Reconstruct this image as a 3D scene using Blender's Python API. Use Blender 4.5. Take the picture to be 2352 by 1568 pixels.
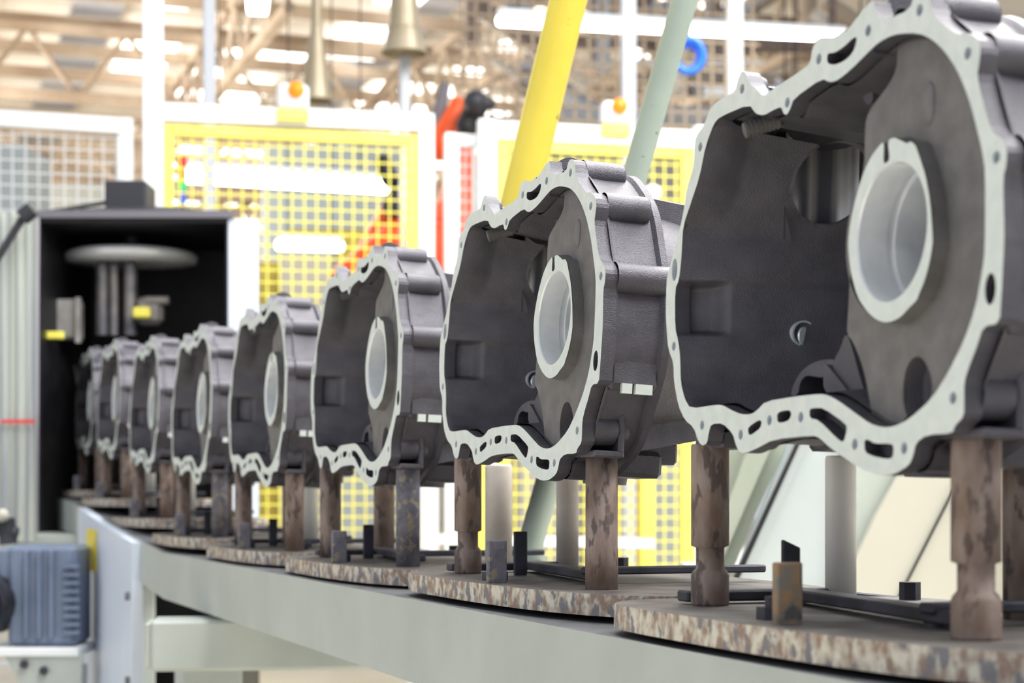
import bpy, math, random
from mathutils import Vector, Matrix, geometry
from math import sin, cos, pi, radians
for o in list(bpy.data.objects): bpy.data.objects.remove(o)
S = bpy.context.scene
COL = S.collection
HC = 0.95            # camera height above the floor
F = 4200.0
HOR = 1135.1
# ---------------------------------------------------------------- camera
cd = bpy.data.cameras.new('camera'); cam = bpy.data.objects.new('camera', cd); COL.objects.link(cam)
cam.location = (0, 0, HC); cam.rotation_euler = (radians(90), 0, 0)
cd.sensor_width = 36; cd.lens = F/2352*36; cd.shift_y = (HOR-784)/2352
cd.clip_start = .05; cd.clip_end = 300
cd.dof.use_dof = True; cd.dof.focus_distance = 2.3; cd.dof.aperture_fstop = 6.2
S.camera = cam
S.view_settings.view_transform = 'Standard'; S.view_settings.look = 'None'
S.view_settings.gamma = 1; S.view_settings.use_curve_mapping = False
S.view_settings.exposure = 0.4
# ---------------------------------------------------------------- world
W = bpy.data.worlds.new('hall_daylight'); S.world = W; W.use_nodes = True
bg = W.node_tree.nodes['Background']; bg.inputs[0].default_value = (.87, .92, 1, 1); bg.inputs[1].default_value = .52
def area(name, loc, rot, sx, sy, power, color=(1, 1, 1)):
    l = bpy.data.lights.new(name, 'AREA'); l.shape = 'RECTANGLE'; l.size = sx; l.size_y = sy; l.energy = power; l.color = color
    o = bpy.data.objects.new(name, l); COL.objects.link(o); o.location = loc; o.rotation_euler = rot
    return o
area('roof_light', (.7, 2.6, 5.4), (0, 0, .33), 1.2, 8, 430, (1, .98, .95))
area('roof_light', (3.2, 4.5, 5.4), (0, 0, .33), 1.2, 9, 640, (1, .98, .95))
area('window_light', (-5.5, 1.0, 2.6), (0, radians(-78), radians(8)), 3, 5, 42, (.95, .97, 1))  # added fill from the front left to brighten the flange faces, no window modelled
l = area('side_window_light', (-13.5, 20, 1.6), (0, 0, 0), 16, 3, 2600, (1, .97, .93)); l.rotation_euler = (Vector((-2, 36, 8))-l.location).to_track_quat('-Z', 'Y').to_euler()  # unseen fill added out of frame to brighten the ceiling
# hall axes: the castings, the gates and the roof all follow these two directions
YAW = .333
FAR = Vector((-sin(YAW), cos(YAW), 0)); EW = Vector((cos(YAW), sin(YAW), 0))
def at(px, py, Y): return Vector(((px-1176)/F*Y, Y, HC+(HOR-py)/F*Y))
random.seed(7)
# ---------------------------------------------------------------- materials
MATS = {}
def mat(name, c1, c2=None, rough=.6, metal=0, scale=20, contrast=.5, bump=0, bscale=None, stretch=(1, 1, 1), emit=0, detail=6, spec=.5, trans=0, c3=None, s3=60):
    if name in MATS: return MATS[name]
    m = bpy.data.materials.new(name); m.use_nodes = True; nt = m.node_tree; N = nt.nodes; L = nt.links
    b = N['Principled BSDF']; b.inputs['Roughness'].default_value = rough; b.inputs['Metallic'].default_value = metal
    b.inputs['Specular IOR Level'].default_value = spec
    lin = lambda c: tuple(((x/12.92) if x <= .04045 else ((x+.055)/1.055)**2.4) for x in c)+(1,)
    col = lin(c1)
    tc = N.new('ShaderNodeTexCoord'); mp = N.new('ShaderNodeMapping'); L.new(tc.outputs['Object'], mp.inputs[0]); mp.inputs['Scale'].default_value = stretch
    if c2:
        n = N.new('ShaderNodeTexNoise'); n.inputs['Scale'].default_value = scale; n.inputs['Detail'].default_value = detail
        L.new(mp.outputs[0], n.inputs['Vector'])
        r = N.new('ShaderNodeValToRGB'); r.color_ramp.elements[0].position = .5-contrast/2*.6; r.color_ramp.elements[1].position = .5+contrast/2*.6
        r.color_ramp.elements[0].color = col; r.color_ramp.elements[1].color = lin(c2)
        L.new(n.outputs[0], r.inputs[0]); out = r.outputs[0]
        if c3:
            n3 = N.new('ShaderNodeTexNoise'); n3.inputs['Scale'].default_value = s3; n3.inputs['Detail'].default_value = 8; L.new(mp.outputs[0], n3.inputs['Vector'])
            r3 = N.new('ShaderNodeValToRGB'); r3.color_ramp.elements[0].position = .54; r3.color_ramp.elements[1].position = .6; L.new(n3.outputs[0], r3.inputs[0])
            mx = N.new('ShaderNodeMix'); mx.data_type = 'RGBA'; L.new(r3.outputs[0], mx.inputs[0]); L.new(out, mx.inputs[6]); mx.inputs[7].default_value = lin(c3); out = mx.outputs[2]
        L.new(out, b.inputs['Base Color'])
    else: b.inputs['Base Color'].default_value = col
    if bump:
        nb = N.new('ShaderNodeTexNoise'); nb.inputs['Scale'].default_value = bscale or scale*4; nb.inputs['Detail'].default_value = 5
        L.new(mp.outputs[0], nb.inputs['Vector'])
        bp = N.new('ShaderNodeBump'); bp.inputs['Strength'].default_value = bump; bp.inputs['Distance'].default_value = .002
        L.new(nb.outputs[0], bp.inputs['Height']); L.new(bp.outputs[0], b.inputs['Normal'])
    if emit:
        b.inputs['Emission Color'].default_value = col; b.inputs['Emission Strength'].default_value = emit
    if trans: b.inputs['Transmission Weight'].default_value = trans
    MATS[name] = m; return m
RAW = mat('raw_cast_alloy', (.30, .292, .32), (.37, .36, .39), rough=.4, metal=.3, scale=30, bump=.5, bscale=700, contrast=.7)
RAWI = RAW
WEBM = mat('sand_cast_web', (.40, .39, .385), (.46, .45, .445), rough=.55, metal=.2, scale=40, bump=.4, bscale=600)
MACH = mat('milled_face', (.82, .85, .83), (.86, .885, .865), rough=.5, metal=.1, scale=60, bump=.05)
BORE = mat('turned_bore', (.97, .98, .99), (.90, .92, .94), rough=.2, metal=.3, scale=30, stretch=(1, 1, 1), bump=.12, bscale=40)
STREAK = mat('honed_bore', (.97, .96, .94), (.52, .53, .57), rough=.2, metal=.5, scale=60, stretch=(1, 1, .02), contrast=.4, detail=2)  # pale and dark streaks put the bore's reflections into its base colour
HOLE = mat('drilled_hole', (.86, .89, .92), rough=.25, metal=.35)
RUST = mat('rusty_steel', (.49, .41, .36), (.60, .54, .51), rough=.7, metal=.25, scale=55, stretch=(1, 1, .4), bump=.5, bscale=150, c3=(.38, .33, .31), s3=70)
RUSTG = mat('mottled_grey_steel', (.36, .36, .40), (.48, .47, .51), rough=.65, metal=.3, scale=40, bump=.5, bscale=150, c3=(.56, .52, .46), s3=70)
NYLON = mat('white_nylon', (.95, .94, .91), (.92, .90, .87), rough=.5, scale=10)
BEIGE = mat('worn_beige_plastic', (.84, .81, .77), (.76, .72, .68), rough=.5, scale=14)
PLTOP = mat('grimy_plate_top', (.36, .34, .33), (.47, .45, .43), rough=.6, metal=.3, scale=20, bump=.4, bscale=90)
PLEDGE = mat('chipped_plate_edge', (.56, .47, .41), (.80, .78, .72), rough=.75, scale=75, stretch=(1, 1, .7), contrast=.35, bump=1, bscale=80, c3=(.47, .46, .47), s3=55)
DARKST = mat('dark_oily_steel', (.17, .17, .20), (.26, .26, .30), rough=.5, metal=.4, scale=20, bump=.3, bscale=100)
PAINT = mat('grey_green_paint', (.65, .68, .66), (.69, .715, .695), rough=.45, scale=6, bump=.05, bscale=60)
RAIL = mat('worn_track_top', (.42, .42, .44), (.55, .56, .58), rough=.4, metal=.5, scale=10)
PBLUE = mat('pale_blue_paint', (.80, .84, .90), (.83, .865, .92), rough=.45, scale=4)
WHITE = mat('white_paint', (.90, .91, .92), rough=.4)
YEL = mat('yellow_paint', (.97, .93, .42), (.95, .90, .38), rough=.4, scale=12)
YELP = mat('speckled_yellow_paint', (.88, .80, .30), (.84, .76, .27), rough=.42, scale=8, c3=(.42, .38, .12), s3=30)
# specks on poles: sparse
for nm, base, dark in (('speckled_yellow_paint', None, None),):
    r = [n for n in MATS[nm].node_tree.nodes if n.type == 'VALTORGB'][1]; r.color_ramp.elements[0].position = .70; r.color_ramp.elements[1].position = .72
GPOLE = mat('chipped_grey_green_paint', (.56, .61, .57), (.60, .65, .61), rough=.4, scale=8, c3=(.2, .24, .24), s3=45)
r = [n for n in GPOLE.node_tree.nodes if n.type == 'VALTORGB'][1]; r.color_ramp.elements[0].position = .70; r.color_ramp.elements[1].position = .71
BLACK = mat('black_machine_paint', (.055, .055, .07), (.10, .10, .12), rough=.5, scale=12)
CHAR = mat('charcoal_plastic', (.17, .17, .20), rough=.5)
CREAM = mat('cream_panel', (.73, .72, .67), (.75, .74, .69), rough=.5, scale=3)
ICE = mat('pale_grey_panel', (.72, .76, .77), (.75, .785, .79), rough=.45, scale=4)
SAGE = mat('sage_panel', (.64, .67, .61), (.68, .70, .65), rough=.5, scale=5)
MOTOR = mat('blue_grey_motor', (.38, .43, .52), (.44, .49, .58), rough=.5, scale=6)
ORANGE = mat('orange_robot_paint', (.95, .36, .10), (.92, .33, .10), rough=.4, scale=3)
LAMPOR = mat('amber_lens', (1, .50, .06), rough=.2, emit=.5)
TUBE = mat('lit_tube', (1, 1, .96), emit=9)
SKYL = mat('skylight_glazing', (1, 1, 1), emit=2.2)
BRASS = mat('weathered_duct_metal', (.60, .55, .46), (.68, .63, .54), rough=.4, metal=.3, scale=3)
ROOFB = mat('beige_roof_sheet', (.90, .865, .81), (.96, .94, .90), rough=.8, scale=.8, contrast=.6)
ROOFG = mat('grey_roof_sheet', (.60, .61, .64), (.74, .74, .76), rough=.8, scale=.6)
BROWN = mat('brown_truss_paint', (.58, .50, .42), (.72, .65, .57), rough=.7, scale=1)
BLUE = mat('blue_hose', (.10, .42, .88), rough=.35)
PVC = mat('clear_strip_curtain', (.74, .76, .72), (.60, .62, .64), rough=.3, scale=5, stretch=(9, 9, .2), contrast=.4)
REDM = mat('red_marking', (.78, .25, .25), rough=.5)
CHROME = mat('polished_disc', (.85, .87, .88), rough=.22, metal=1)
FLOORM = mat('sealed_floor', (.84, .81, .74), (.78, .75, .69), rough=.4, scale=1.2)
GREENL = mat('green_lens', (.1, .75, .35), rough=.3, emit=.4); REDL = mat('red_lens', (.85, .12, .08), rough=.3, emit=.4)
LABELY = mat('yellow_label', (.98, .88, .25), rough=.5)
# ---------------------------------------------------------------- mesh builder
class MB:
    def __init__(s): s.v = []; s.f = []; s.m = []; s.sm = []
    def add(s, vs, fs, mi=0, smooth=False):
        b = len(s.v); s.v += [tuple(v) for v in vs]; s.f += [tuple(i+b for i in f) for f in fs]; s.m += [mi]*len(fs); s.sm += [smooth]*len(fs); return s
    def box(s, c, d, mi=0, R=None, bev=0):
        x, y, z = [k/2 for k in d]; c = Vector(c)
        if bev:
            bev = min(bev, x*.9, y*.9, z*.9); vs = []
            idx = {}
            for sx in (-1, 1):
                for sy in (-1, 1):
                    for sz in (-1, 1):
                        for k in range(3):
                            p = [sx*(x-bev), sy*(y-bev), sz*(z-bev)]; p[k] += (sx, sy, sz)[k]*bev
                            idx[(sx, sy, sz, k)] = len(vs); vs.append(Vector(p))
            fs = []
            for k in range(3):
                a, b2 = [(1, 2), (0, 2), (0, 1)][k]
                for sg in (-1, 1):
                    q = []
                    for (i, j) in ((-1, -1), (1, -1), (1, 1), (-1, 1)):
                        t = [0, 0, 0]; t[k] = sg; t[a] = i; t[b2] = j; q.append(idx[(t[0], t[1], t[2], k)])
                    fs.append(q)
                for i in (-1, 1):
                    for j in (-1, 1):
                        t0 = [0, 0, 0]; t1 = [0, 0, 0]; t0[k] = -1; t1[k] = 1; t0[a] = t1[a] = i; t0[b2] = t1[b2] = j
                        fs.append([idx[(*t0, a)], idx[(*t1, a)], idx[(*t1, b2)], idx[(*t0, b2)]])
            for sx in (-1, 1):
                for sy in (-1, 1):
                    for sz in (-1, 1): fs.append([idx[(sx, sy, sz, k)] for k in range(3)])
        else:
            vs = [Vector((i*x, j*y, k*z)) for i in (-1, 1) for j in (-1, 1) for k in (-1, 1)]
            fs = [(0, 1, 3, 2), (4, 6, 7, 5), (0, 4, 5, 1), (2, 3, 7, 6), (0, 2, 6, 4), (1, 5, 7, 3)]
        if R: vs = [R @ v for v in vs]
        return s.add([v+c for v in vs], fs, mi)
    def tube(s, a, b, r0, r1=None, n=20, mi=0, cap=True, smooth=True, inner=0):
        a = Vector(a); b = Vector(b); r1 = r0 if r1 is None else r1; d = (b-a).normalized()
        t = Vector((0, 0, 1)) if abs(d.z) < .9 else Vector((1, 0, 0)); e = d.cross(t).normalized(); g = d.cross(e)
        P = [(cos(2*pi*i/n), sin(2*pi*i/n)) for i in range(n)]
        vs = [a+(e*c+g*q)*r0 for c, q in P]+[b+(e*c+g*q)*r1 for c, q in P]
        s.add(vs, [(i, (i+1) % n, n+(i+1) % n, n+i) for i in range(n)], mi, smooth)
        if inner:
            vi = [a+(e*c+g*q)*inner for c, q in P]+[b+(e*c+g*q)*inner for c, q in P]
            s.add(vi, [(i, n+i, n+(i+1) % n, (i+1) % n) for i in range(n)], mi, smooth)
            s.add(vs+vi, [(i, 2*n+i, 2*n+(i+1) % n, (i+1) % n) for i in range(n)]+[(n+i, n+(i+1) % n, 3*n+(i+1) % n, 3*n+i) for i in range(n)], mi)
        elif cap: s.add(vs, [tuple(range(n))[::-1], tuple(range(n, 2*n))], mi)
        return s
    def lathe(s, o, ax, prof, n=28, mi=0, a0=0, a1=2*pi):       # prof: (radius, distance along ax)
        o = Vector(o); d = Vector(ax).normalized(); t = Vector((0, 0, 1)) if abs(d.z) < .9 else Vector((1, 0, 0)); e = d.cross(t).normalized(); g = d.cross(e)
        full = abs(a1-a0-2*pi) < 1e-6; m = n if full else n+1; vs = []
        for r, h in prof:
            for i in range(m):
                q = a0+(a1-a0)*i/n; vs.append(o+d*h+(e*cos(q)+g*sin(q))*r)
        fs = []
        for k in range(len(prof)-1):
            for i in range(n): j = (i+1) % m; fs.append((k*m+i, k*m+j, (k+1)*m+j, (k+1)*m+i))
        return s.add(vs, fs, mi, True)
    def sphere(s, c, r, mi=0, n=16, sc=(1, 1, 1)):
        vs = []; fs = []
        for i in range(n//2+1):
            for j in range(n):
                a = pi*i/(n//2); b = 2*pi*j/n; vs.append(Vector(c)+Vector((r*sin(a)*cos(b)*sc[0], r*sin(a)*sin(b)*sc[1], r*cos(a)*sc[2])))
        for i in range(n//2):
            for j in range(n): fs.append((i*n+j, (i+1)*n+j, (i+1)*n+(j+1) % n, i*n+(j+1) % n))
        return s.add(vs, fs, mi, True)
    def build(s, name, mats, parent=None, loc=None):
        me = bpy.data.meshes.new(name); me.from_pydata(s.v, [], s.f)
        for m in (mats if isinstance(mats, (list, tuple)) else [mats]): me.materials.append(m)
        me.polygons.foreach_set('material_index', s.m); me.polygons.foreach_set('use_smooth', s.sm); me.update()
        o = bpy.data.objects.new(name, me); COL.objects.link(o)
        if parent: o.parent = parent
        if loc is not None: o.location = loc
        return o
def thing(name, label, cat, loc=(0, 0, 0), rz=0, group=None):
    o = bpy.data.objects.new(name, None); o.empty_display_size = .05; COL.objects.link(o); o.location = loc; o.rotation_euler = (0, 0, rz)
    tag(o, label, cat, group); return o
def tag(o, label, cat, group=None, kind=None):
    if label: o['label'] = label
    if cat: o['category'] = cat
    if group: o['group'] = group
    if kind: o['kind'] = kind
    return o
def struct(o): o['kind'] = 'structure'; return o
def recenter(o):        # move origin of a single-mesh object to its base centre
    me = o.data; xs = [v.co for v in me.vertices]; c = Vector(((min(v.x for v in xs)+max(v.x for v in xs))/2, (min(v.y for v in xs)+max(v.y for v in xs))/2, min(v.z for v in xs)))
    for v in me.vertices: v.co -= c
    o.location += c; return o
def slab(m, pts, nrm, th, mi=0):          # polygon (3-D points) given a thickness along nrm
    n = len(pts); nrm = Vector(nrm)*th; a = [Vector(p) for p in pts]; b = [p+nrm for p in a]
    tri = geometry.tessellate_polygon([a])
    m.add(a+b, [tuple(t) for t in tri]+[tuple(n+i for i in t[::-1]) for t in tri]+[(i, (i+1) % n, n+(i+1) % n, n+i) for i in range(n)], mi)
# ---------------------------------------------------------------- the floor
XH = lambda a, b, z=0: FAR*a+EW*b+Vector((0, 0, z))
m = MB(); m.add([XH(-4, -9), XH(-4, 22), XH(75, 34), XH(75, -22)], [(0, 1, 2, 3)]); struct(m.build('floor', FLOORM))
# ---------------------------------------------------------------- the castings
# frame of each casting: x, depth, height (camera = 0), yaw, lean.  u runs across the flange, v up, w along the bores
CAST = [(.1778, 2.000, .2456, .3168, .0285), (-.1015, 2.7687, .2466, .3376, .0522), (-.3849, 3.5544, .2437, .3338, .0376),
        (-.668, 4.343, .245, .3338, .0376), (-.951, 5.130, .255, .3338, .0376), (-1.234, 5.917, .293, .3338, .0376),
        (-1.517, 6.704, .350, .334, .0376), (-1.775, 7.45, .38, .334, .0376)]
def frame(k):
    X, Y, Z, t, l = CAST[k]
    eu = Vector((sin(t), -cos(t), 0)); ew0 = Vector((cos(t), sin(t), 0)); up = Vector((0, 0, 1))
    return Vector((X, Y, Z)), eu, up*cos(l)+ew0*sin(l), ew0*cos(l)-up*sin(l)
FR = {k: frame(k) for k in (0, 1)}
def uv(px, py, k=0, w=0):          # point of casting k's plane w seen at this photo pixel
    o, eu, ev, ew = FR[k]; d = Vector(((px-1176)/F, 1, -(py-HOR)/F)); o = o+ew*w
    s = o.dot(ew)/d.dot(ew); p = d*s-o
    return p.dot(eu), p.dot(ev)
def tr(crop, pts, w=0):
    sx, ox, oy, k = {'1': (2.697, 1480, 0, 0), '2': (2.697, 1480, 560, 0), '4': (3.647, 960, 320, 1), '5': (3.647, 960, 720, 1), '6': (3.92, 1840, 0, 0)}[crop]
    return [uv(ox+x/sx, oy+y/sx, k, w) for x, y in pts]
def chaikin(p, n=1, closed=True):
    for _ in range(n):
        q = []
        for i in range(len(p) if closed else len(p)-1):
            a = p[i]; b = p[(i+1) % len(p)]
            q += [(a[0]*.78+b[0]*.22, a[1]*.78+b[1]*.22), (a[0]*.22+b[0]*.78, a[1]*.22+b[1]*.78)]
        if not closed: q = [p[0]]+q+[p[-1]]
        p = q
    return p
ZB = .21
def P3(u, v, w): return (w, -u, v+ZB)
outer = tr('4', [(985, 342), (1100, 165), (1108, 230), (1118, 272), (1150, 300), (1240, 268), (1262, 180), (1285, 163), (1310, 185), (1325, 300), (1352, 365), (1412, 450), (1442, 440), (1485, 478), (1495, 550), (1487, 620), (1477, 690), (1495, 840), (1520, 1000), (1552, 1040), (1572, 1100), (1567, 1190), (1552, 1260), (1548, 1560)])
outer += tr('5', [(1540, 230), (1525, 450), (1515, 583), (1455, 596), (1430, 700), (1400, 800), (1377, 890), (1374, 1000), (1370, 1080), (1335, 1130), (1325, 1172), (1230, 1176), (1187, 1220), (1175, 1290), (1157, 1345), (1100, 1393), (1040, 1400), (980, 1370), (920, 1310)])
outer += tr('2', [(1150, 1262), (1085, 1200), (1040, 1185), (800, 1210), (700, 1265), (620, 1298), (585, 1285), (565, 1240), (548, 1175), (485, 1110), (415, 1115), (400, 1160), (388, 1235), (360, 1250), (335, 1225), (305, 1135), (250, 1090), (210, 1000), (183, 850), (180, 735), (148, 650), (140, 560), (133, 450), (135, 300), (140, 200), (175, 80)])
outer += tr('1', [(190, 1540), (240, 1330), (265, 1150), (305, 1040), (312, 870), (335, 820), (370, 775), (400, 690), (435, 640), (490, 600), (560, 570), (580, 490), (605, 440), (625, 450), (655, 525), (690, 545), (735, 600), (790, 555), (1005, 415), (1030, 375), (1040, 300), (1070, 245), (1110, 232), (1180, 232), (1250, 170)])
inner = tr('6', [(980, 295), (1100, 312), (1200, 370), (1300, 470), (1400, 620), (1470, 780), (1530, 950), (1580, 1150), (1630, 1350), (1660, 1560)])
inner += tr('2', [(2110, 40), (2095, 160), (2050, 400), (1980, 600), (1880, 800), (1780, 960), (1640, 1085), (1550, 1130), (1480, 1137), (1400, 1115), (1310, 1050), (1200, 970), (1140, 938), (1090, 928), (930, 945), (750, 975), (700, 1030), (660, 1055), (600, 1055), (540, 1030), (490, 1000), (450, 995), (285, 1020)])
nfloor = len(inner)
inner += tr('2', [(250, 960), (225, 860), (222, 700), (210, 600), (190, 520), (190, 280), (215, 220), (228, 100)])
inner += tr('1', [(232, 1540), (240, 1400), (290, 1250), (340, 1100), (380, 900), (430, 765), (470, 722)])
ntop = len(inner)
inner += tr('1', [(650, 645), (690, 705), (740, 715), (800, 680), (848, 660), (862, 705), (882, 712), (905, 670), (925, 610), (1100, 485), (1150, 511), (1200, 495), (1280, 430), (1380, 330), (1450, 262), (1540, 215)])
wall_edge = inner[nfloor-1:ntop]        # floor corner .. top corner along the far side
slots = [tr('1', [(1135, 330), (1180, 326), (1235, 290), (1300, 228), (1318, 235), (1305, 300), (1270, 352), (1230, 382), (1180, 402), (1140, 396), (1130, 370)]),
         tr('2', [(642, 1135), (710, 1088), (728, 1100), (720, 1140), (655, 1188), (643, 1170)]),
         tr('2', [(822, 1050), (850, 1034), (900, 1028), (912, 1052), (898, 1090), (860, 1106), (824, 1105)]),
         tr('2', [(1022, 1025), (1045, 1016), (1110, 1015), (1250, 1115), (1255, 1150), (1235, 1230), (1200, 1212), (1080, 1090), (1024, 1080)]),
         tr('2', [(1362, 1212), (1390, 1212), (1425, 1236), (1525, 1236), (1545, 1252), (1540, 1325), (1500, 1332), (1420, 1316), (1365, 1290)])]
holes = [(.5045, .1574), (.4179, .1612), (.3264, .157), (.2638, .1294), (.1614, .1642), (.0606, .1237), (.5799, .104), (.6242, .0138), (.0034, -.0839),
         (.0841, -.173), (.179, -.186), (.2429, -.174), (.3087, -.1736), (.4128, -.2017), (.4972, -.2072), (.5708, -.1689)]
sholes = [(0, 0), (.6205, -.0873)]
def ring2(c, ru, rv=None, n=16): rv = rv or ru; return [(c[0]+ru*cos(2*pi*i/n), c[1]+rv*sin(2*pi*i/n)) for i in range(n)]
def circ_holes(): return [ring2(h, .0052, n=12) for h in holes]+[ring2(h, .0075, .0125, 14) for h in sholes]
def plate_with_holes(m, out, hs, w0, w1, mf, ms, mh):
    loops = [out]+hs; P = [[Vector((p[0], p[1], 0)) for p in l] for l in loops]; tri = geometry.tessellate_polygon(P)
    flat = [p for l in loops for p in l]; n = len(flat)
    m.add([P3(u, v, w0) for u, v in flat], tri, mf); m.add([P3(u, v, w1) for u, v in flat], tri, ms)
    for li, l in enumerate(loops):
        k = len(l); m.add([P3(u, v, w0) for u, v in l]+[P3(u, v, w1) for u, v in l], [(i, (i+1) % k, k+(i+1) % k, k+i) for i in range(k)], ms if li == 0 or li in mh else 3)
casting = thing('gearbox_casting', 'x', 'casting')
K = casting
def build_casting():
    O = chaikin(outer); I = chaikin(inner)
    m = MB(); sl = [chaikin(s) for s in slots]
    plate_with_holes(m, O, [I]+circ_holes()+sl, 0, .017, 0, 1, (1,)+tuple(range(len(holes)+3, len(holes)+9)))
    fl = m.build('flange', [MACH, RAW, RAW, HOLE], K)
    for s in sl: m = MB(); m.add([P3(u, v, .016) for u, v in s], [tuple(range(len(s)))], 0); m.build('gallery_floor', RAW, fl)
    # outside of the bell: follows the flange, a recessed waist and a sharp rear lip
    def resample(c, N):
        L = [0]
        for a, b in zip(c, c[1:]+c[:1]): L.append(L[-1]+math.hypot(a[0]-b[0], a[1]-b[1]))
        out = []; k = 0
        for i in range(N):
            t = L[-1]*i/N
            while L[k+1] < t: k += 1
            f = (t-L[k])/max(1e-9, L[k+1]-L[k]); a = c[k]; b = c[(k+1) % len(c)]; out.append((a[0]+(b[0]-a[0])*f, a[1]+(b[1]-a[1])*f))
        return out
    def smooth(c, r, it):
        n = len(c)
        for _ in range(it): c = [(sum(c[(i+d) % n][0] for d in range(-r, r+1))/(2*r+1), sum(c[(i+d) % n][1] for d in range(-r, r+1))/(2*r+1)) for i in range(n)]
        return c
    bell = [(u-.012*max(0, 1-u/.2), v) for u, v in smooth(resample(O, 200), 3, 3)]
    c0 = (.3, -.02)
    def loft(m, secs, cap=False, mi=0):
        n = len(secs[0][0]); 
        for (c, w), (c2, w2) in zip(secs, secs[1:]):
            m.add([P3(u, v, w) for u, v in c]+[P3(u, v, w2) for u, v in c2], [(i, (i+1) % n, n+(i+1) % n, n+i) for i in range(n)], mi, False)
        if cap: c, w = secs[-1]; m.add([P3(u, v, w) for u, v in c], [tuple(range(n))[::-1]], mi)
    sc = lambda c, s, t=None: [(c0[0]+(u-c0[0])*s, c0[1]+(v-c0[1])*(t or s)) for u, v in c]
    m = MB()
    loft(m, [(sc(bell, 1), .016), (sc(bell, .995), .020), (sc(bell, .985), .021), (sc(bell, .98), .04), (sc(bell, .982), .076), (sc(bell, 1.0), .0800), (sc(bell, 1.005), .088)])
    n = len(bell)
    case = [(u-.03*(1-u/.2) if u < .2 else min(.508, u), v if u < .3 else max(-.192, min(.138, v))) for u, v in sc(smooth(bell, 4, 2), .99)]
    loft(m, [(sc(bell, 1.005), .088), (case, .0885)])
    bh = m.build('bell_housing', RAW, K)
    # gearbox case behind the bell
    def csec(w):
        t = (w-.085)/.33; return [(u if u < .2 else .2+(u-.2)*(1-.12*t), v*(1-(.15 if v > 0 else .38)*t)) for u, v in case]
    m = MB(); loft(m, [(csec(w), w) for w in (.085, .12, .2, .3, .40)]+[(sc(csec(.4), .96), .42), (sc(csec(.4), .86), .42), (sc(csec(.4), .86), .31)])
    cs = m.build('gearbox_case', RAW, K)
    m = MB()      # strengthening ribs running along the case
    for a, b in (((.506, .115, .088), (.495, .03, .26)), ((.508, -.075, .088), (.48, -.075, .36)), ((.506, -.16, .088), (.492, -.06, .26)), ((.50, .134, .088), (.47, .120, .38))):
        a = Vector(P3(*a)); b = Vector(P3(*b)); m.tube(a, b, .006, .005, 8, smooth=False)
    m.box(P3(.30, .139, .23), (.26, .30, .010), bev=.003); m.box(P3(.28, -.183, .15), (.10, .30, .03), bev=.004)
    m.build('case_rib', RAW, cs)
    m = MB(); m.tube(P3(.33, .135, .13), P3(.33, .155, .13), .013); m.tube(P3(.33, .150, .13), P3(.33, .158, .13), .017, n=6, smooth=False)
    m.tube(P3(.30, .14, .20), P3(.30, .165, .20), .014); m.build('plug', RAW, cs)
    m = MB(); m.tube(P3(.30, -.19, .15), P3(.30, -.225, .15), .035, .03); m.box(P3(.40, -.2, .14), (.07, .08, .035), bev=.006); m.build('drain_boss', RAW, cs)
    # inside: far wall as a height field with the recess and the side window
    ew = sorted(wall_edge, key=lambda p: p[1])
    def edge_u(v):
        if v <= ew[0][1]: return ew[0][0]
        for a, b in zip(ew, ew[1:]):
            if a[1] <= v <= b[1]: return a[0]+(b[0]-a[0])*(v-a[1])/max(1e-6, b[1]-a[1])
        return ew[-1][0]
    vb, vt = ew[0][1], ew[-1][1]
    sm = lambda x: max(0, min(1, x))**2*(3-2*max(0, min(1, x)))
    WC = (.141, .0915); WR = .041
    def wall_u(w, v):
        u = edge_u(v)*(1-sm(w/.05)*.6)+.012*sm(w/.05)+.35*w
        u += .22*(v-.035)*sm((v-.028)/.02)*sm(w/.04)
        r = sm((w+.002)/.004)*sm((.054-w)/.014)*sm((-.012-v)/.007)*sm((v+.073)/.007)
        return u-.017*r
    NW, NV = 110, 150; vs = []; fs = []
    for i in range(NW+1):
        w = .3*(i/NW)**1.1; k = 1-w*1.05
        for j in range(NV+1):
            v = (vb+(vt-vb)*j/NV)*k; ww = w; vv = v
            d = math.hypot(w-WC[0], v-WC[1])
            if WR*.93 < d < WR*1.07: ww = WC[0]+(w-WC[0])*WR/d; vv = WC[1]+(v-WC[1])*WR/d
            vs.append(P3(wall_u(w, v), vv, ww))
    for i in range(NW):
        for j in range(NV):
            w = .3*((i+.5)/NW)**1.1; v = (vb+(vt-vb)*(j+.5)/NV)*(1-w*1.05)
            if math.hypot(w-WC[0], v-WC[1]) < WR: continue
            a = i*(NV+1)+j; fs.append((a, a+1, a+NV+2, a+NV+1))
    m = MB(); m.add(vs, fs, 0, True)
    m.add([P3(wall_u(WC[0]+WR*cos(a), WC[1]+WR*sin(a))-q, WC[1]+WR*sin(a), WC[0]+WR*cos(a)) for q in (0, .012) for a in [2*pi*i/40 for i in range(40)]], [(i, (i+1) % 40, 40+(i+1) % 40, 40+i) for i in range(40)], 0, True)
    iw = m.build('inner_wall', RAW, K)
    # upright machined bore seen through the window, its reflections painted as streaks
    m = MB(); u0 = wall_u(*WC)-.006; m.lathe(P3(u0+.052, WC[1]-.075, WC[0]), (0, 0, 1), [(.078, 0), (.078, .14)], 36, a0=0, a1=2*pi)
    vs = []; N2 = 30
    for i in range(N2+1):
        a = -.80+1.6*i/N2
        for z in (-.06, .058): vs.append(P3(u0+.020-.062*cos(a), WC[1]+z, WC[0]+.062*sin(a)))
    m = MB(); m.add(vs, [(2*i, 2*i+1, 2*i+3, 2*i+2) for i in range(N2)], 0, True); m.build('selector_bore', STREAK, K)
    m = MB()      # roof, near side and floor of the cavity
    strip = inner[ntop-1:]+inner[:nfloor]; strip = chaikin(strip, 1, False)
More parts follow.
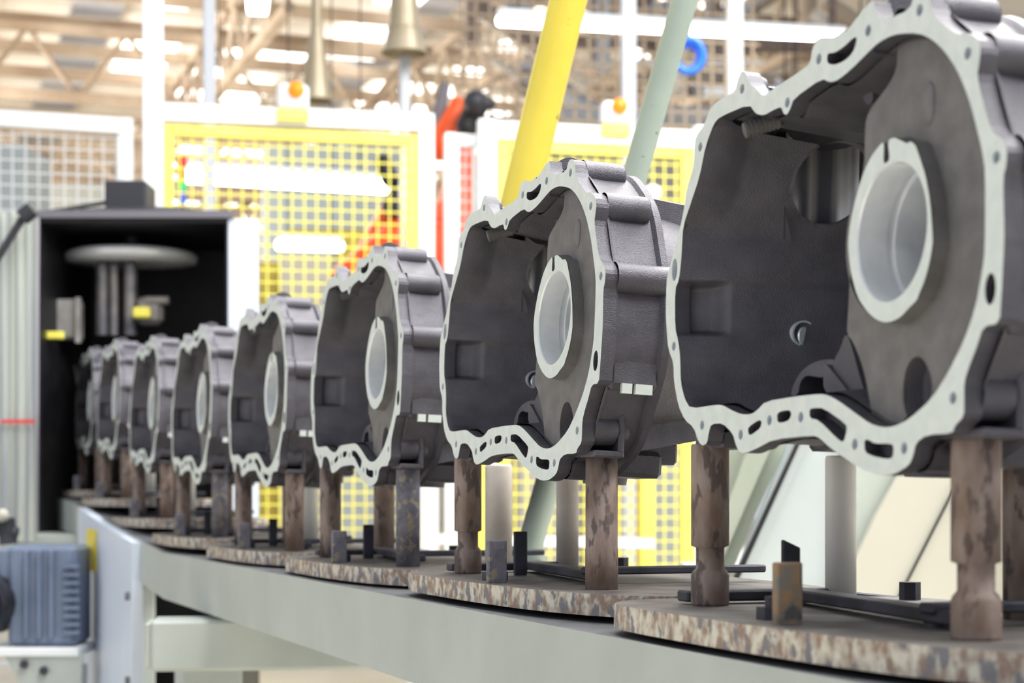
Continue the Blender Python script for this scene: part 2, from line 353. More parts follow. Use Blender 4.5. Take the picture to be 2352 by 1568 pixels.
    n = len(strip); ws = [.016, .03, .06, .1, .15, .2, .3]
    for wa, wb in zip(ws, ws[1:]):
        g = lambda w: [P3(*(.35+(u-.35)*(1-w*.9)+(.0 if u > .35 else .06*w), v*(1-w*1.05)), w) for u, v in strip]
        m.add(g(wa)+g(wb), [(i, i+1, n+i+1, n+i) for i in range(n-1)], 0, False)
    m.build('cavity_wall', RAW, K)
    # web carrying the main bearing, with its oil pockets
    ringo = tr('1', [(1262, 1500), (1275, 1380), (1310, 1220), (1360, 1060), (1410, 960), (1465, 890), (1485, 880), (1480, 1010), (1500, 1010), (1520, 985), (1508, 870), (1545, 850), (1590, 870), (1625, 890), (1650, 875), (1680, 900), (1700, 960), (1740, 1080), (1770, 1250), (1785, 1450)], .004)
    ringo += tr('2', [(1785, 0), (1765, 120), (1735, 230), (1700, 310), (1690, 345), (1640, 395), (1590, 450), (1540, 478), (1490, 487), (1440, 470), (1380, 420), (1320, 330), (1280, 180), (1265, 60)], .004)
    c = uv(2045.5, 532, 0, .004); R = (uv(2126, 532, 0, .004)[0]-uv(1965, 532, 0, .004)[0])/2; RV = abs(uv(2045, 372, 0, .004)[1]-uv(2045, 692, 0, .004)[1])/2
    bore = ring2(c, R, RV, 56)[::-1]
    web = tr('1', [(1600, 190), (1588, 215), (1570, 290), (1566, 400), (1545, 470), (1490, 560), (1410, 660), (1372, 735), (1365, 850), (1365, 1000), (1330, 1200), (1290, 1500)], .019)
    web += tr('2', [(1275, 200), (1262, 420), (1255, 560), (1290, 600), (1340, 720), (1375, 850), (1400, 1000), (1425, 1150)], .019)
    web += [(.43, -.196), (.505, -.200), (.555, -.155), (.60, -.06), (.606, .01), (.59, .075), (.55, .125), (.49, .155), (.43, .166)]
    pocket = tr('2', [(1690, 692), (1650, 715), (1618, 780), (1604, 870), (1604, 990), (1628, 1080), (1690, 1075), (1750, 1000), (1783, 930), (1785, 865), (1765, 780), (1725, 710)], .019)
    m = MB(); rc = uv(2040, 535, 0, .019)
    wl = [chaikin(web), ring2(rc, R*1.28, RV*1.22, 40), chaikin(pocket)]; P = [[Vector((p[0], p[1], 0)) for p in l] for l in wl]; tri = geometry.tessellate_polygon(P)
    flat = [p for l in wl for p in l]; m.add([P3(u, v, .019) for u, v in flat], tri)
    for l in wl: k = len(l); m.add([P3(u, v, w) for w in (.019, .040) for u, v in l], [(i, (i+1) % k, k+(i+1) % k, k+i) for i in range(k)])
    m.add([P3(u, v, .040) for u, v in flat], tri)
    pk = chaikin(pocket); k = len(pk); cx = sum(p[0] for p in pk)/k; cy = sum(p[1] for p in pk)/k
    pr = [[(cx+(u-cx)*s, cy+(v-cy)*s) for u, v in pk] for s in (1, .85, .5)]
    for (a, wa), (b, wb) in zip(((pr[0], .024), (pr[1], .036)), ((pr[1], .036), (pr[2], .046))): m.add([P3(*p, wa) for p in a]+[P3(*p, wb) for p in b], [(i, (i+1) % k, k+(i+1) % k, k+i) for i in range(k)], 1, True)
    m.add([P3(*p, .046) for p in pr[2]], [tuple(range(k))], 1)
    wb_ = m.build('bearing_web', [WEBM, RAW], K)
    b1 = uv(1480+1765/2.697, 640/2.697, 0, .019); m = MB(); m.sphere(P3(b1[0], b1[1], .019), .012, sc=(.25, .8, 1.6)); m.build('core_mark', WEBM, wb_)
    # machined bearing ring standing proud of the web
    m = MB(); Rg = chaikin(ringo)
    plate_with_holes(m, Rg, [bore], .004, .006, 0, 1, (1,))
    k = len(Rg); m.add([P3(*p, .006) for p in Rg]+[P3(c[0]+(p[0]-c[0])*1.03, c[1]+(p[1]-c[1])*1.03, .022) for p in Rg], [(i, (i+1) % k, k+(i+1) % k, k+i) for i in range(k)], 1)
    rg = m.build('bearing_ring', [MACH, WEBM], K)
    m = MB(); nb = 56; prof = [(1, .004), (.985, .006), (.985, .034), (1.02, .035), (1.02, .041), (.97, .042), (.97, .085), (.93, .086), (.93, .12)]
    for (s1, w1), (s2, w2) in zip(prof, prof[1:]): m.add([P3(c[0]+(u-c[0])*s1, c[1]+(v-c[1])*s1, w1) for u, v in bore]+[P3(c[0]+(u-c[0])*s2, c[1]+(v-c[1])*s2, w2) for u, v in bore], [(i, (i+1) % nb, nb+(i+1) % nb, nb+i) for i in range(nb)], 0, True)
    m.build('bearing_bore', BORE, rg)
    # hollow boss and diagonal rib at the sump
    arch = tr('2', [(905, 940), (920, 880), (950, 820), (990, 770), (1045, 735), (1110, 715), (1180, 715), (1195, 760), (1115, 770), (1110, 828), (1060, 822), (1005, 812), (965, 850), (952, 935)], .055)
    rib = tr('2', [(1105, 745), (1130, 748), (1215, 850), (1300, 965), (1400, 1120), (1330, 1085), (1230, 1000), (1112, 925)], .045)
    limb = tr('2', [(1280, 580), (1255, 560), (1225, 650), (1185, 720), (1180, 770), (1240, 860), (1320, 960), (1420, 1130), (1395, 980), (1340, 800)], .05)
    m = MB()
    for pl, wa, wz in ((arch, .055, .16), (rib, .045, .06)):
        pl = chaikin(pl); k = len(pl); t = geometry.tessellate_polygon([[Vector((p[0], p[1], 0)) for p in pl]])
        m.add([P3(*p, wa) for p in pl]+[P3(*p, wz) for p in pl], [tuple(x) for x in t]+[(i, (i+1) % k, k+(i+1) % k, k+i) for i in range(k)])
    m.build('sump_boss', RAW, K)
    m = MB(); pl = chaikin(limb); k = len(pl); t = geometry.tessellate_polygon([[Vector((p[0], p[1], 0)) for p in pl]])
    m.add([P3(*p, .048) for p in pl]+[P3(*p, .07) for p in pl], [tuple(x) for x in t]+[(i, (i+1) % k, k+(i+1) % k, k+i) for i in range(k)]); m.build('sump_rib', RAW, K)
    # threaded stub under the roof, oil drilling in the far wall
    m = MB(); a = Vector(P3(*uv(1710, 300, 0, .016), .016)); b = Vector(P3(*uv(1788, 276, 0, .05), .05)); m.tube(a, b, .008, .008, 16)
    for i in range(8): q = a+(b-a)*(i+.5)/8; m.tube(q-(b-a)*.02, q+(b-a)*.02, .0087, .0087, 16)
    m.build('threaded_stub', WEBM, K)
    m = MB(); pu = (.128, -.068); u_ = wall_u(*pu); m.tube(P3(u_+.0015, pu[1], pu[0]), P3(u_-.02, pu[1], pu[0]), .0145, n=20, inner=.0125); m.tube(P3(u_+.0008, pu[1]-.003, pu[0]+.001), P3(u_-.001, pu[1]-.003, pu[0]), .0105)
    m.build('oil_drilling', [HOLE], iw)
    m = MB(); m.tube(P3(.33, .13, .06), P3(.35, .06, .08), .005, .007, 10); m.tube(P3(.33, .128, .05), P3(.33, .132, .07), .009, n=10); m.build('stiffening_rib', RAW, K)
    # bolt bosses outside the bell
    def boss(u, v, r, w0, w1, name='bolt_boss'):
        m = MB(); m.lathe(P3(u, v, w0), (1, 0, 0), [(r, 0), (r, w1-w0-.005), (r*.9, w1-w0-.0015), (r*.6, w1-w0), (0, w1-w0)], 20); return m.build(name, RAW, K)
    for (u, v, r, w1) in ((.5045, .1574, .0165, .03), (.502, .158, .0175, .072), (.579, .104, .0185, .075), (.6235, .0135, .019, .105), (.571, -.166, .020, .05), (.566, -.164, .016, .068), (.497, -.203, .024, .05), (.48, -.198, .02, .075), (.4128, -.2, .02, .06),
                          (.4179, .161, .017, .03), (.3264, .157, .017, .035), (.1614, .164, .014, .025), (.165, .155, .013, .04), (.0606, .12, .014, .03), (.084, -.173, .014, .045), (.179, -.184, .016, .04), (-.002, 0, .016, .06), (0, -.084, .013, .05)): boss(u, v, r, .016, w1)
    m = MB(); m.box(P3(.593, -.03, .058), (.075, .05, .012), bev=.003); m.box(P3(.60, -.095, .050), (.07, .05, .05), bev=.008); m.box(P3(.606, .0, .045), (.05, .035, .03), bev=.004)
    m.build('side_pad', RAW, K)
    m = MB(); m.box(P3(.626, -.118, .039), (.013, .006, .012)); m.box(P3(.626, -.118, .061), (.022, .006, .012)); m.build('milled_pad', MACH, K)
    m = MB(); m.box(P3(.553, -.196, .036), (.040, .075, .008), bev=.002); m.box(P3(.553, -.17, .052), (.008, .075, .05), bev=.003); m.build('support_foot', RAW, K)
    m = MB(); m.box(P3(.06, -.186, .04), (.045, .07, .02), bev=.004); m.build('support_foot', RAW, K)
    # lifting eye on top
    m = MB(); cy = .170; n = 22; R0 = .0235; pts = [(-.028, -.03)]+[(-R0*cos(pi*i/n), R0*sin(pi*i/n)) for i in range(n+1)]+[(.028, -.03)]
    hol = [(.0085*cos(2*pi*i/14), .004+.0085*sin(2*pi*i/14)) for i in range(14)]
    t = geometry.tessellate_polygon([[Vector((*p, 0)) for p in pts], [Vector((*p, 0)) for p in hol]]); fl_ = pts+hol; N = len(fl_)
    q = lambda u: [P3(u, cy+b, .030+a) for a, b in fl_]
    m.add(q(.425)+q(.385), list(t)+[tuple(N+i for i in x) for x in t]+[(i, (i+1) % len(pts), N+(i+1) % len(pts), N+i) for i in range(len(pts))]+[(len(pts)+i, len(pts)+(i+1) % 14, N+len(pts)+(i+1) % 14, N+len(pts)+i) for i in range(14)])
    m.build('lifting_eye', RAW, K)
    m = MB(); m.box(P3(.385, .16, .05), (.055, .07, .02), bev=.006); m.build('top_pad', RAW, K)
build_casting()
def dup(root):
    r = root.copy(); COL.objects.link(r)
    for ch in list(root.children):
        c = ch.copy(); COL.objects.link(c); c.parent = r
        for g in ch.children: d = g.copy(); COL.objects.link(d); d.parent = c
    return r
CLAB = ['largest gearbox casting at the right with honed window bore, cropped by the picture edge',
        'sharp gearbox casting second from the right, its whole flange and lifting eye in focus',
        'gearbox casting third from the right, standing over a mottled grey post',
        'gearbox casting fourth from the right, slightly blurred in the middle of the row',
        'gearbox casting fifth from the right, just right of the dark machine opening',
        'blurred gearbox casting sixth from the right, in front of the dark opening below the disc',
        'small blurred gearbox casting seventh from the right, last one lit before the dark opening',
        'dim gearbox casting farthest left, already inside the dark machine opening']
for k, (X, Y, Z, t, l) in enumerate(CAST):
    r = casting if k == 0 else dup(casting)
    r['label'] = CLAB[k]; r['category'] = 'casting'; r['group'] = 'grey gearbox castings in a row on the conveyor'
    r.rotation_euler = (0, l, t); o = Vector((X, Y, Z+HC)); up = Vector((0, 0, 1)); ew0 = Vector((cos(t), sin(t), 0))
    r.location = o-(up*cos(l)+ew0*sin(l))*ZB
# ---------------------------------------------------------------- pallets that carry the castings
# local frame of a pallet: x = w (right), y = -u (away), z from the top of its plate
PZ = -.119
def pallet(k, label, kind):
    X, Y, Z, t, l = CAST[k]; dz = Z-.2456
    r = thing('pallet', label, 'pallet', (X, Y, HC+PZ+dz), t, 'steel pallets under the castings')
    q = lambda u, w, z=0: (w, -u, z)
    fr = [(-.085, -.0), (-.03, -.05), (.04, -.064), (.30, -.062), (.52, -.045), (.66, -.005), (.715, .05), (.725, .24), (.64, .335), (.05, .345), (-.06, .30), (-.10, .16)]
    if k == 0: fr = [(u+.0, w-.012*(1-u)) for u, w in fr]
    m = MB(); pl = chaikin(fr, 1); n = len(pl); rr = random.Random(k)
    tri = geometry.tessellate_polygon([[Vector((*p, 0)) for p in pl]])
    m.add([q(u, w, 0) for u, w in pl], tri, 0); m.add([q(u, w, -.026) for u, w in pl], tri, 0)
    m.add([q(u, w, 0) for u, w in pl]+[q(u, w, -.026) for u, w in pl], [(i, (i+1) % n, n+(i+1) % n, n+i) for i in range(n)], 1)
    m.build('plate', [PLTOP, PLEDGE], r)
    # posts: (u, w, radius, top, material, notch)
    s1 = k == 1 or k > 4
    def post(u, w, R, zt, M, style=0, z0=0):
        m = MB()
        if style == 0: m.lathe(q(u, w, z0), (0, 0, 1), [(0, 0), (R*.97, 0), (R, .003), (R, .032), (R*.93, .036), (R*.75, .04), (R*.75, .062), (R*1.0, .064), (R, zt-.002), (R*.95, zt), (0, zt)], 26)
        elif style == 1: m.lathe(q(u, w, z0), (0, 0, 1), [(0, 0), (R*1.02, 0), (R*1.02, .05), (R, .0515), (R, zt), (0, zt)], 26)
        else: m.lathe(q(u, w, z0), (0, 0, 1), [(0, 0), (R, 0), (R, zt-.004), (R*.93, zt), (0, zt)], 28)
        return m.build('support_post', M, r)
    H = .165
    post(.54, .036, .0200 if k else .0205, H, RUSTG if k in (2, 4) else RUST, 0 if k == 0 else (1 if k == 1 else 2))
    post(.045, .022, .0205, H+.008, RUST, 0 if k in (0, 1) else 1)
    post(.03, .187, .0172, .162, NYLON if k != 1 else BEIGE, 2)
    if k == 2: post(.646, .16, .0225, .17, BEIGE, 2)
    if k > 1: post(-.07, .16, .021, .17, RUST, 2)
    if k == 0: post(.335, .22, .021, .172, RUST, 2)
    # upstanding stops and tabs
    m = MB(); m.box(q(.335, -.032, .028), (.026, .012, .058), bev=.0015); st = m.build('stop_block', RUSTG if k else mat('rust_stained_stop', (.42, .42, .40), (.62, .46, .28), rough=.7, scale=45, c3=(.3, .3, .3), s3=30), r)
    m = MB(); m.box(q(.13, .075, .032), (.02, .006, .064), bev=.001)
    if k == 0: m.v = [(x, y, z+(.008 if x < .075 and z > .03 else 0)) for x, y, z in m.v]
    m.build('tab', DARKST, r)
    # dark clamping bars across the plate
    m = MB(); m.box(q(.22, .13, .011), (.03, .46, .012), bev=.002); a = m.build('clamp_bar', DARKST, r); a.rotation_euler = (0, 0, -.12)
    m = MB(); m.box(q(.02, .10, .009), (.20, .028, .012), bev=.002); m.build('clamp_bar', DARKST, r)
    m = MB(); m.box(q(.42, .19, .018), (.26, .024, .010), bev=.002); m.build('clamp_bar', DARKST, r)
    m = MB(); m.tube(q(.40, .085, 0), q(.40, .085, .020), .012, n=12); m.build('clamp_bolt', DARKST, r)
    m = MB(); m.tube(q(.27, -.012, 0), q(.27, -.012, .012), .018, n=6, smooth=False); m.tube(q(.27, -.012, .012), q(.27, -.012, .022), .010, n=12); m.build('clamp_bolt', DARKST, r)
    m = MB(); m.tube(q(.02, .28, 0), q(.02, .28, .02), .012, n=6, smooth=False); m.build('clamp_bolt', DARKST, r)
    return r
PL = ['rust-chipped pallet under the largest casting, cut off by the right picture edge', 'pallet under the second casting from the right, with a slim worn beige rear post', 'pallet under the third casting, with a mottled grey front post and a thick beige post',
      'pallet under the fourth casting from the right', 'pallet under the fifth casting from the right', 'pallet under the sixth casting from the right, above the panel with the yellow label', 'pallet under the seventh casting from the right', 'dim pallet farthest left, inside the dark machine opening']
for k in range(8): pallet(k, PL[k], 0)
# ---------------------------------------------------------------- track under the pallets
def line(s0, w, z, k=1):     # a point on the conveyor line: s0 metres beyond casting 2, w to the right
    d = Vector((-.3385, .941, 0)).normalized(); p = Vector((-.1015, 2.7687, 0)); n = Vector((d.y, -d.x, 0)); rise = 0
    if s0 > 2.2: rise = min(.135, (s0-2.2)*.058)
    return p+d*s0+n*w+Vector((0, 0, HC+z+rise))
ZT = -.158
tr_ = thing('conveyor_track', 'long grey-green painted box-beam track running under all the pallets', 'conveyor', line(-1.9, .12, -HC))
tr_.location.z = HC+ZT-.125
inv = lambda p: Vector(p)-tr_.location
def beam(m, w0, w1, z0, z1, s0, s1, n=26, mi=0, mtop=None):
    prev = None
    for i in range(n+1):
        s = s0+(s1-s0)*i/n; c = [inv(line(s, w, z)) for w, z in ((w0, z0), (w0, z1), (w1, z1), (w1, z0))]
        if prev:
            for j in range(4): m.add([prev[j], prev[(j+1) % 4], c[(j+1) % 4], c[j]], [(0, 1, 2, 3)], mtop if (j == 1 and mtop is not None) else mi)
        else: m.add(c, [(0, 1, 2, 3)], mi)
        prev = c
    m.add(prev, [(3, 2, 1, 0)], mi)
m = MB(); beam(m, -.080, .03, ZT-.115, ZT+.006, -2.2, 4.9, mtop=1); m.build('front_beam', [PAINT, RAIL], tr_)
m = MB(); beam(m, .27, .33, ZT-.125, ZT, -2.2, 4.9, mtop=1); m.build('rear_beam', [PAINT, RAIL], tr_)
m = MB(); beam(m, .03, .27, ZT-.012, ZT-.004, -2.2, 4.9); m.build('track_bed', RAIL, tr_)
m = MB(); beam(m, .05, .10, ZT, ZT+.012, -2.2, 4.9); m.build('chain_guide', DARKST, tr_)
m = MB(); beam(m, .30, .318, -.146, -.120, -2.2, 4.9); m.build('guide_rail', DARKST, tr_)
m = MB()
for s in [x*.2786-2.1 for x in range(26)]: c = line(s, .30, 0); c.z = line(s, .3, -.150).z; m.box(inv(c), (.03, .03, .02))
m.build('rail_bracket', DARKST, tr_)['kind'] = 'stuff'
# square cross tube under the track
o = thing('cross_tube', 'short square grey-green tube with a capped end sticking out under the track', 'beam', line(1.37, -.5, -HC))
o.location = at(350, 1478, 4.18); o.rotation_euler = (0, 0, .12)
m = MB(); m.box((.50, .0, 0), (1.0, .14, .116), bev=.008); m.build('tube', PAINT, o)
m = MB(); m.box((-.006, 0, 0), (.012, .128, .104), bev=.004); m.box((-.013, .0, .0), (.004, .05, .028), 1); m.build('end_cap', [PAINT, CHAR], o)
# feet of the track: two square legs below the frame line
for i, (px, Y, lab) in enumerate(((440, 4.7, 'square pale grey-green leg standing below the cross tube'), (270, 6.55, 'pale leg of the track behind the blue-white side panel'))):
    p = at(px, 1135, Y); p.z = 0; t = thing('track_leg', lab, 'leg', p, YAW)
    m = MB(); m.box((.06, .1, .315), (.16, .12, .60), bev=.006); m.build('column', PAINT, t); m = MB(); m.box((.06, .1, .008), (.24, .2, .016)); m.build('foot_plate', DARKST, t)
# pale side panel with the yellow label, at the far end of the track
P0 = line(2.58, -.104, 0); t = thing('side_panel', 'tall pale blue-white end panel with an upright yellow label', 'panel', (P0.x, P0.y, 0), math.atan2(-.941, .3385))
d = Vector((-.3385, .941, 0)).normalized()
m = MB(); L_ = 1.32
def pp(s, z, w=0): return (-s, w, z)
z0 = HC-.165; vs = []
pts = [pp(0, .0), pp(0, HC-.137), pp(L_*.5, HC-.095), pp(L_, HC-.045), pp(L_, 0)]
slab(m, [Vector(p) for p in pts], (0, 1, 0), .03); m.build('sheet', PBLUE, t)
m = MB(); zz = HC-.33; slab(m, [Vector((-1.03, -.006, HC-.25)), Vector((-1.03, -.006, HC-.115)), Vector((-.79, -.006, HC-.115)), Vector((-.79, -.006, HC-.25))], (0, 1, 0), .004); m.build('label', LABELY, t)
m = MB()
for z in (.20, .42, .66): m.tube((-.05, -.012, z), (-.05, .0, z), .012, n=10)
m.build('screw', RAIL, t)
# ---------------------------------------------------------------- the dark machine at the end of the track
MY = 7.05
mc = thing('washing_machine', 'black-lined machine housing with a lit disc inside its dark opening', 'machine', (at(310, 0, MY+.6).x, MY+.6, 0))
ml = lambda p: Vector(p)-mc.location
XL, XR = at(82, 0, MY).x, at(525, 0, MY).x; ZTOP = at(0, 490, MY).z; DY = .85
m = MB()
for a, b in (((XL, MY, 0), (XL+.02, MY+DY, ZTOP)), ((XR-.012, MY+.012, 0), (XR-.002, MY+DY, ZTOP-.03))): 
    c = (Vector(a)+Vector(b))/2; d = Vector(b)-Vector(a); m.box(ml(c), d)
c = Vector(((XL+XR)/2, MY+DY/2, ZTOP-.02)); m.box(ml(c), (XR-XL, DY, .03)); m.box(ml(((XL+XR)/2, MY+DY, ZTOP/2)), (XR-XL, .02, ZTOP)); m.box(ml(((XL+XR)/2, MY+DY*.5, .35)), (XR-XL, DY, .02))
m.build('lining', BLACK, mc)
a = at(524, 503, MY); b = at(592, 1212, MY); m = MB(); m.box(ml(((a.x+b.x)/2, MY+.01, (a.z+b.z)/2)), (b.x-a.x, .03, a.z-b.z), bev=.003); m.build('right_panel', PBLUE, mc)
m = MB(); m.box(ml(((XL+XR)/2, MY-.01, ZTOP-.005)), (XR-XL+.05, .02, .028)); m.box(ml((XL, MY-.01, ZTOP/2)), (.022, .02, ZTOP)); m.build('front_frame', mat('dull_grey_frame', (.42, .41, .44), rough=.5), mc)
m = MB(); cx = at(300, 0, MY+.3).x
vs = []
for z, w, dd in ((ZTOP+.005, .26, .30), (ZTOP+.03, .22, .25), (ZTOP+.055, .10, .15)):
    vs += [ml((cx+.07-w, MY+.33-dd, z)), ml((cx+.07+w, MY+.33-dd, z)), ml((cx+.07+w, MY+.33+dd, z)), ml((cx+.07-w, MY+.33+dd, z))]
m.add(vs, [(i, (i+1) % 4, 4+(i+1) % 4, 4+i) for i in range(4)]+[(4+i, 4+(i+1) % 4, 8+(i+1) % 4, 8+i) for i in range(4)]+[(8, 9, 10, 11)]); m.build('hood', CHAR, mc)
m = MB(); m.box(ml((cx, MY+.3, ZTOP+.10)), (.165, .2, .125), bev=.008); m.tube(ml((cx-.1, MY+.3, ZTOP+.09)), ml((cx-.4, MY+.2, ZTOP+.02)), .009, n=8); m.build('drive_motor', CHAR, mc)
m = MB(); c = at(303, 588, MY+.42); m.lathe(ml(c), (0, 0, 1), [(0, .012), (.20, .014), (.255, .012), (.27, .0), (.262, -.026), (.15, -.034), (0, -.034)], 40); m.build('spinning_disc', mat('pale_disc', (.95, .96, .97), rough=.3, metal=.2), mc)
m = MB(); m.tube(ml(c), ml((c.x, c.y, ZTOP-.03)), .035, n=16); m.build('disc_shaft', mat('dull_shaft', (.22, .22, .26), rough=.5, metal=.4), mc)
GH = mat('gripper_metal', (.42, .42, .45), (.6, .58, .56), rough=.4, metal=.6, scale=10)
for px, r, lab in ((235, .026, 0), (300, .028, 1), (262, .02, 2)):
    m = MB(); a = at(px, 615, MY+.3); b = at(px, 770, MY+.3); m.tube(ml(a), ml(b), r, n=14); m.sphere(ml(a), r, n=12); m.build('gripper_finger', GH, mc)
m = MB(); a = at(345, 715, MY+.28); m.box(ml(a), (.11, .08, .11), bev=.02); m.tube(ml(at(335, 690, MY+.25)), ml(at(388, 690, MY+.25)), .018, n=10); m.build('gripper_jaw', GH, mc)
m = MB(); a = at(325, 718, MY+.22); m.box(ml(a), (.07, .03, .045), bev=.008); m.build('yellow_tip', YEL, mc)
m = MB(); m.box(ml(at(150, 735, MY+.3)), (.13, .1, .16), bev=.01); m.box(ml(at(180, 735, MY+.24)), (.02, .02, .18)); m.build('valve_block', mat('pale_valve_block', (.72, .71, .70), (.5, .48, .46), rough=.5, scale=8), mc)
m = MB(); m.box(ml(at(118, 770, MY+.1)), (.10, .02, .03), R=None, bev=.004); m.build('marker_bar', YEL, mc)
m = MB()
rr = random.Random(3)
for i in range(14):
    x = rr.uniform(100, 205); y = rr.uniform(820, 1150); m.tube(ml(at(x, y, MY+.5)), ml(at(x+rr.uniform(-25, 25), y+rr.uniform(30, 90), MY+.45)), rr.uniform(.008, .025), n=8)
m.build('hose', mat('black_hose', (.10, .10, .12), rough=.45), mc)
# strip curtain hanging left of the opening
t = thing('strip_curtain', 'clear ribbed strip curtain hanging at the left picture edge', 'curtain', (at(40, 0, 6.6).x, 6.6, .6))
for i in range(6):
    px = -22+i*18.5; m = MB(); zt = at(0, 490-i*1.5, 6.6).z; x = at(px, 0, 6.6).x; n = 6
    vs = [Vector((x+.032*(j/n-.5)*1.1, 6.6+.012*cos(pi*(j/n-.5))+.004*(i % 2), z))-t.location for z in (.78, zt) for j in range(n+1)]
    m.add(vs, [(j, j+1, n+2+j, n+1+j) for j in range(n)], 0, True); m.add([v+Vector((0, .003, 0)) for v in vs], [(j, n+1+j, n+2+j, j+1) for j in range(n)], 0, True); m.build('strip', PVC, t)
m = MB(); m.box(Vector((at(42, 0, 6.59).x, 6.585, at(0, 968, 6.6).z))-t.location, (.12, .006, .014)); m.build('red_stripe', REDM, t)
m = MB(); m.tube(Vector(at(-10, 600, 6.5))-t.location, Vector(at(62, 485, 6.5))-t.location, .014, n=10); m.tube(Vector(at(50, 500, 6.5))-t.location, Vector(at(75, 480, 6.5))-t.location, .03, n=10); m.build('curtain_arm', CHAR, t)
m = MB(); m.tube(Vector(at(83, 500, 6.7))-t.location, Vector(at(80, 1225, 6.7))-t.location, .012, n=10); m.build('edge_post', mat('dull_grey_post', (.58, .57, .60), rough=.5), t)
# blue-grey gear motor
t = thing('gear_motor', 'blue-grey ribbed gear motor at the lower left beside the pale side panel', 'motor', (at(105, 0, 5.9).x, 5.95, .42))
g = lambda px, py, Y=5.9: Vector(at(px, py, Y))-t.location
m = MB(); a, b = g(38, 1250), g(192, 1478); m.box((a+b)/2, (b.x-a.x, .22, a.z-b.z), bev=.015); m.build('housing', MOTOR, t)
m = MB()
for i in range(9): c = g(165, 1300+i*19, 5.78); m.box(c, (.05, .02, .010))
for px in (60, 90, 118): c = g(px, 1365, 5.78); m.box(c, (.014, .02, .28), bev=.004)
m.build('cooling_fin', MOTOR, t)['kind'] = 'stuff'
m = MB(); m.box(g(30, 1300), (.05, .18, .12), bev=.01); m.build('terminal_box', MOTOR, t)
m = MB(); c = g(10, 1380); m.lathe(c, (-.3, -1, 0), [(0, -.02), (.06, -.02), (.09, .0), (.10, .05), (.09, .16)], 20); m.build('fan_cowl', DARKST, t)
t2 = thing('motor_bracket', 'white bracket shelf holding the blue-grey motor', 'bracket', (at(100, 0, 5.9).x, 5.9, 0))
g = lambda px, py, Y=5.9: Vector(at(px, py, Y))-t2.location
m = MB(); a, b = g(-10, 1480), g(205, 1497); m.box((a+b)/2, (b.x-a.x, .3, .028), bev=.004); m.build('shelf', WHITE, t2)
m = MB(); slab(m, [g(5, 1495, 5.76), g(190, 1495, 5.76), g(185, 1600, 5.76), g(60, 1600, 5.76)], (0, 1, 0), .012); m.build('gusset', PAINT, t2)
for px, py in ((100, 1540), (55, 1525)):
    m = MB(); m.tube(g(px, py, 5.745), g(px, py, 5.76), .014, n=12); m.build('bracket_bolt', CHAR, t2)
m = MB(); m.box((.08, 0, .2), (.10, .1, .40)); m.build('leg', WHITE, t2)
t = thing('valve_knob', 'round pale knob on dark fittings at the left edge above the blue-grey motor', 'valve', (at(10, 0, 6.1).x, 6.1, at(0, 1250, 6.1).z))
g = lambda px, py, Y=6.1: Vector(at(px, py, Y))-t.location
m = MB(); m.sphere(g(6, 1183, 6.05), .022); m.build('knob', CREAM, t)
m = MB(); m.tube(g(14, 1190), g(20, 1250), .03, n=12); m.tube(g(-5, 1215), g(40, 1225), .022, n=12); m.build('fitting', DARKST, t)
t = tag(MB().box((0, 0, 0), (.34, .5, .035), bev=.006).build('tray', PAINT), 'flat grey-green tray between the strip curtain and the side panel', 'tray'); t.location = at(130, 1235, 6.9)
# ---------------------------------------------------------------- guard frame and sloping panels at the right
def strip(o, name, M, pts, Y, th=.02, par=None):     # pts: outline on the vertical plane at depth Y (photo pixels of corner positions)
    m = MB(); slab(m, [at(px, py, Y)-o.location for px, py in pts], (0, 1, 0), th); return m.build(name, M, o)
g = thing('machine_guard', 'sloping sage and cream panelled machine housing behind the largest casting', 'machine', (1.1, 4.4, 0))
strip(g, 'sage_side_sheet', SAGE, [(1648, 960), (1838, 960), (1735, 1180), (1640, 1420), (1640, 2100), (1600, 2100), (1648, 1100)], 4.35, .03)
strip(g, 'frame_bar', SAGE, [(1745, 960), (1800, 960), (1640, 1330), (1610, 1330)], 4.28, .05)
strip(g, 'light_frame_bar', ICE, [(1838, 960), (1880, 960), (1712, 1330), (1640, 1480), (1620, 1480), (1700, 1300)], 4.25, .05)
strip(g, 'seal_strip', BLACK, [(1856, 960), (1864, 960), (1668, 1395), (1655, 1395)], 4.225, .02)
strip(g, 'pale_door', ICE, [(1866, 960), (2140, 960), (2010, 1210), (1890, 1480), (1625, 1480)], 4.3, .03)
strip(g, 'sage_infill', mat('grey_sage_panel', (.66, .70, .67), (.70, .73, .70), rough=.5, scale=4), [(1938, 960), (2150, 960), (2060, 1080), (1935, 1330), (1935, 1000)], 4.27, .02)
strip(g, 'cream_door', CREAM, [(2150, 940), (2330, 940), (2340, 1500), (1885, 1500), (1930, 1360), (2010, 1190)], 4.22, .04)
strip(g, 'cream_upright', CREAM, [(2318, 900), (2420, 900), (2420, 1500), (2336, 1500)], 4.16, .05)
m = MB(); a = at(2190, 1125, 4.21)-g.location; b = at(2050, 1400, 4.21)-g.location; m.tube(a, b, .0035, n=6); m.build('door_gap', CHAR, g)
m = MB(); m.box(at(2000, 1330, 4.6)-g.location+Vector((.2, .1, -.42)), (1.3, .5, .9)); m.build('base_cabinet', CREAM, g)
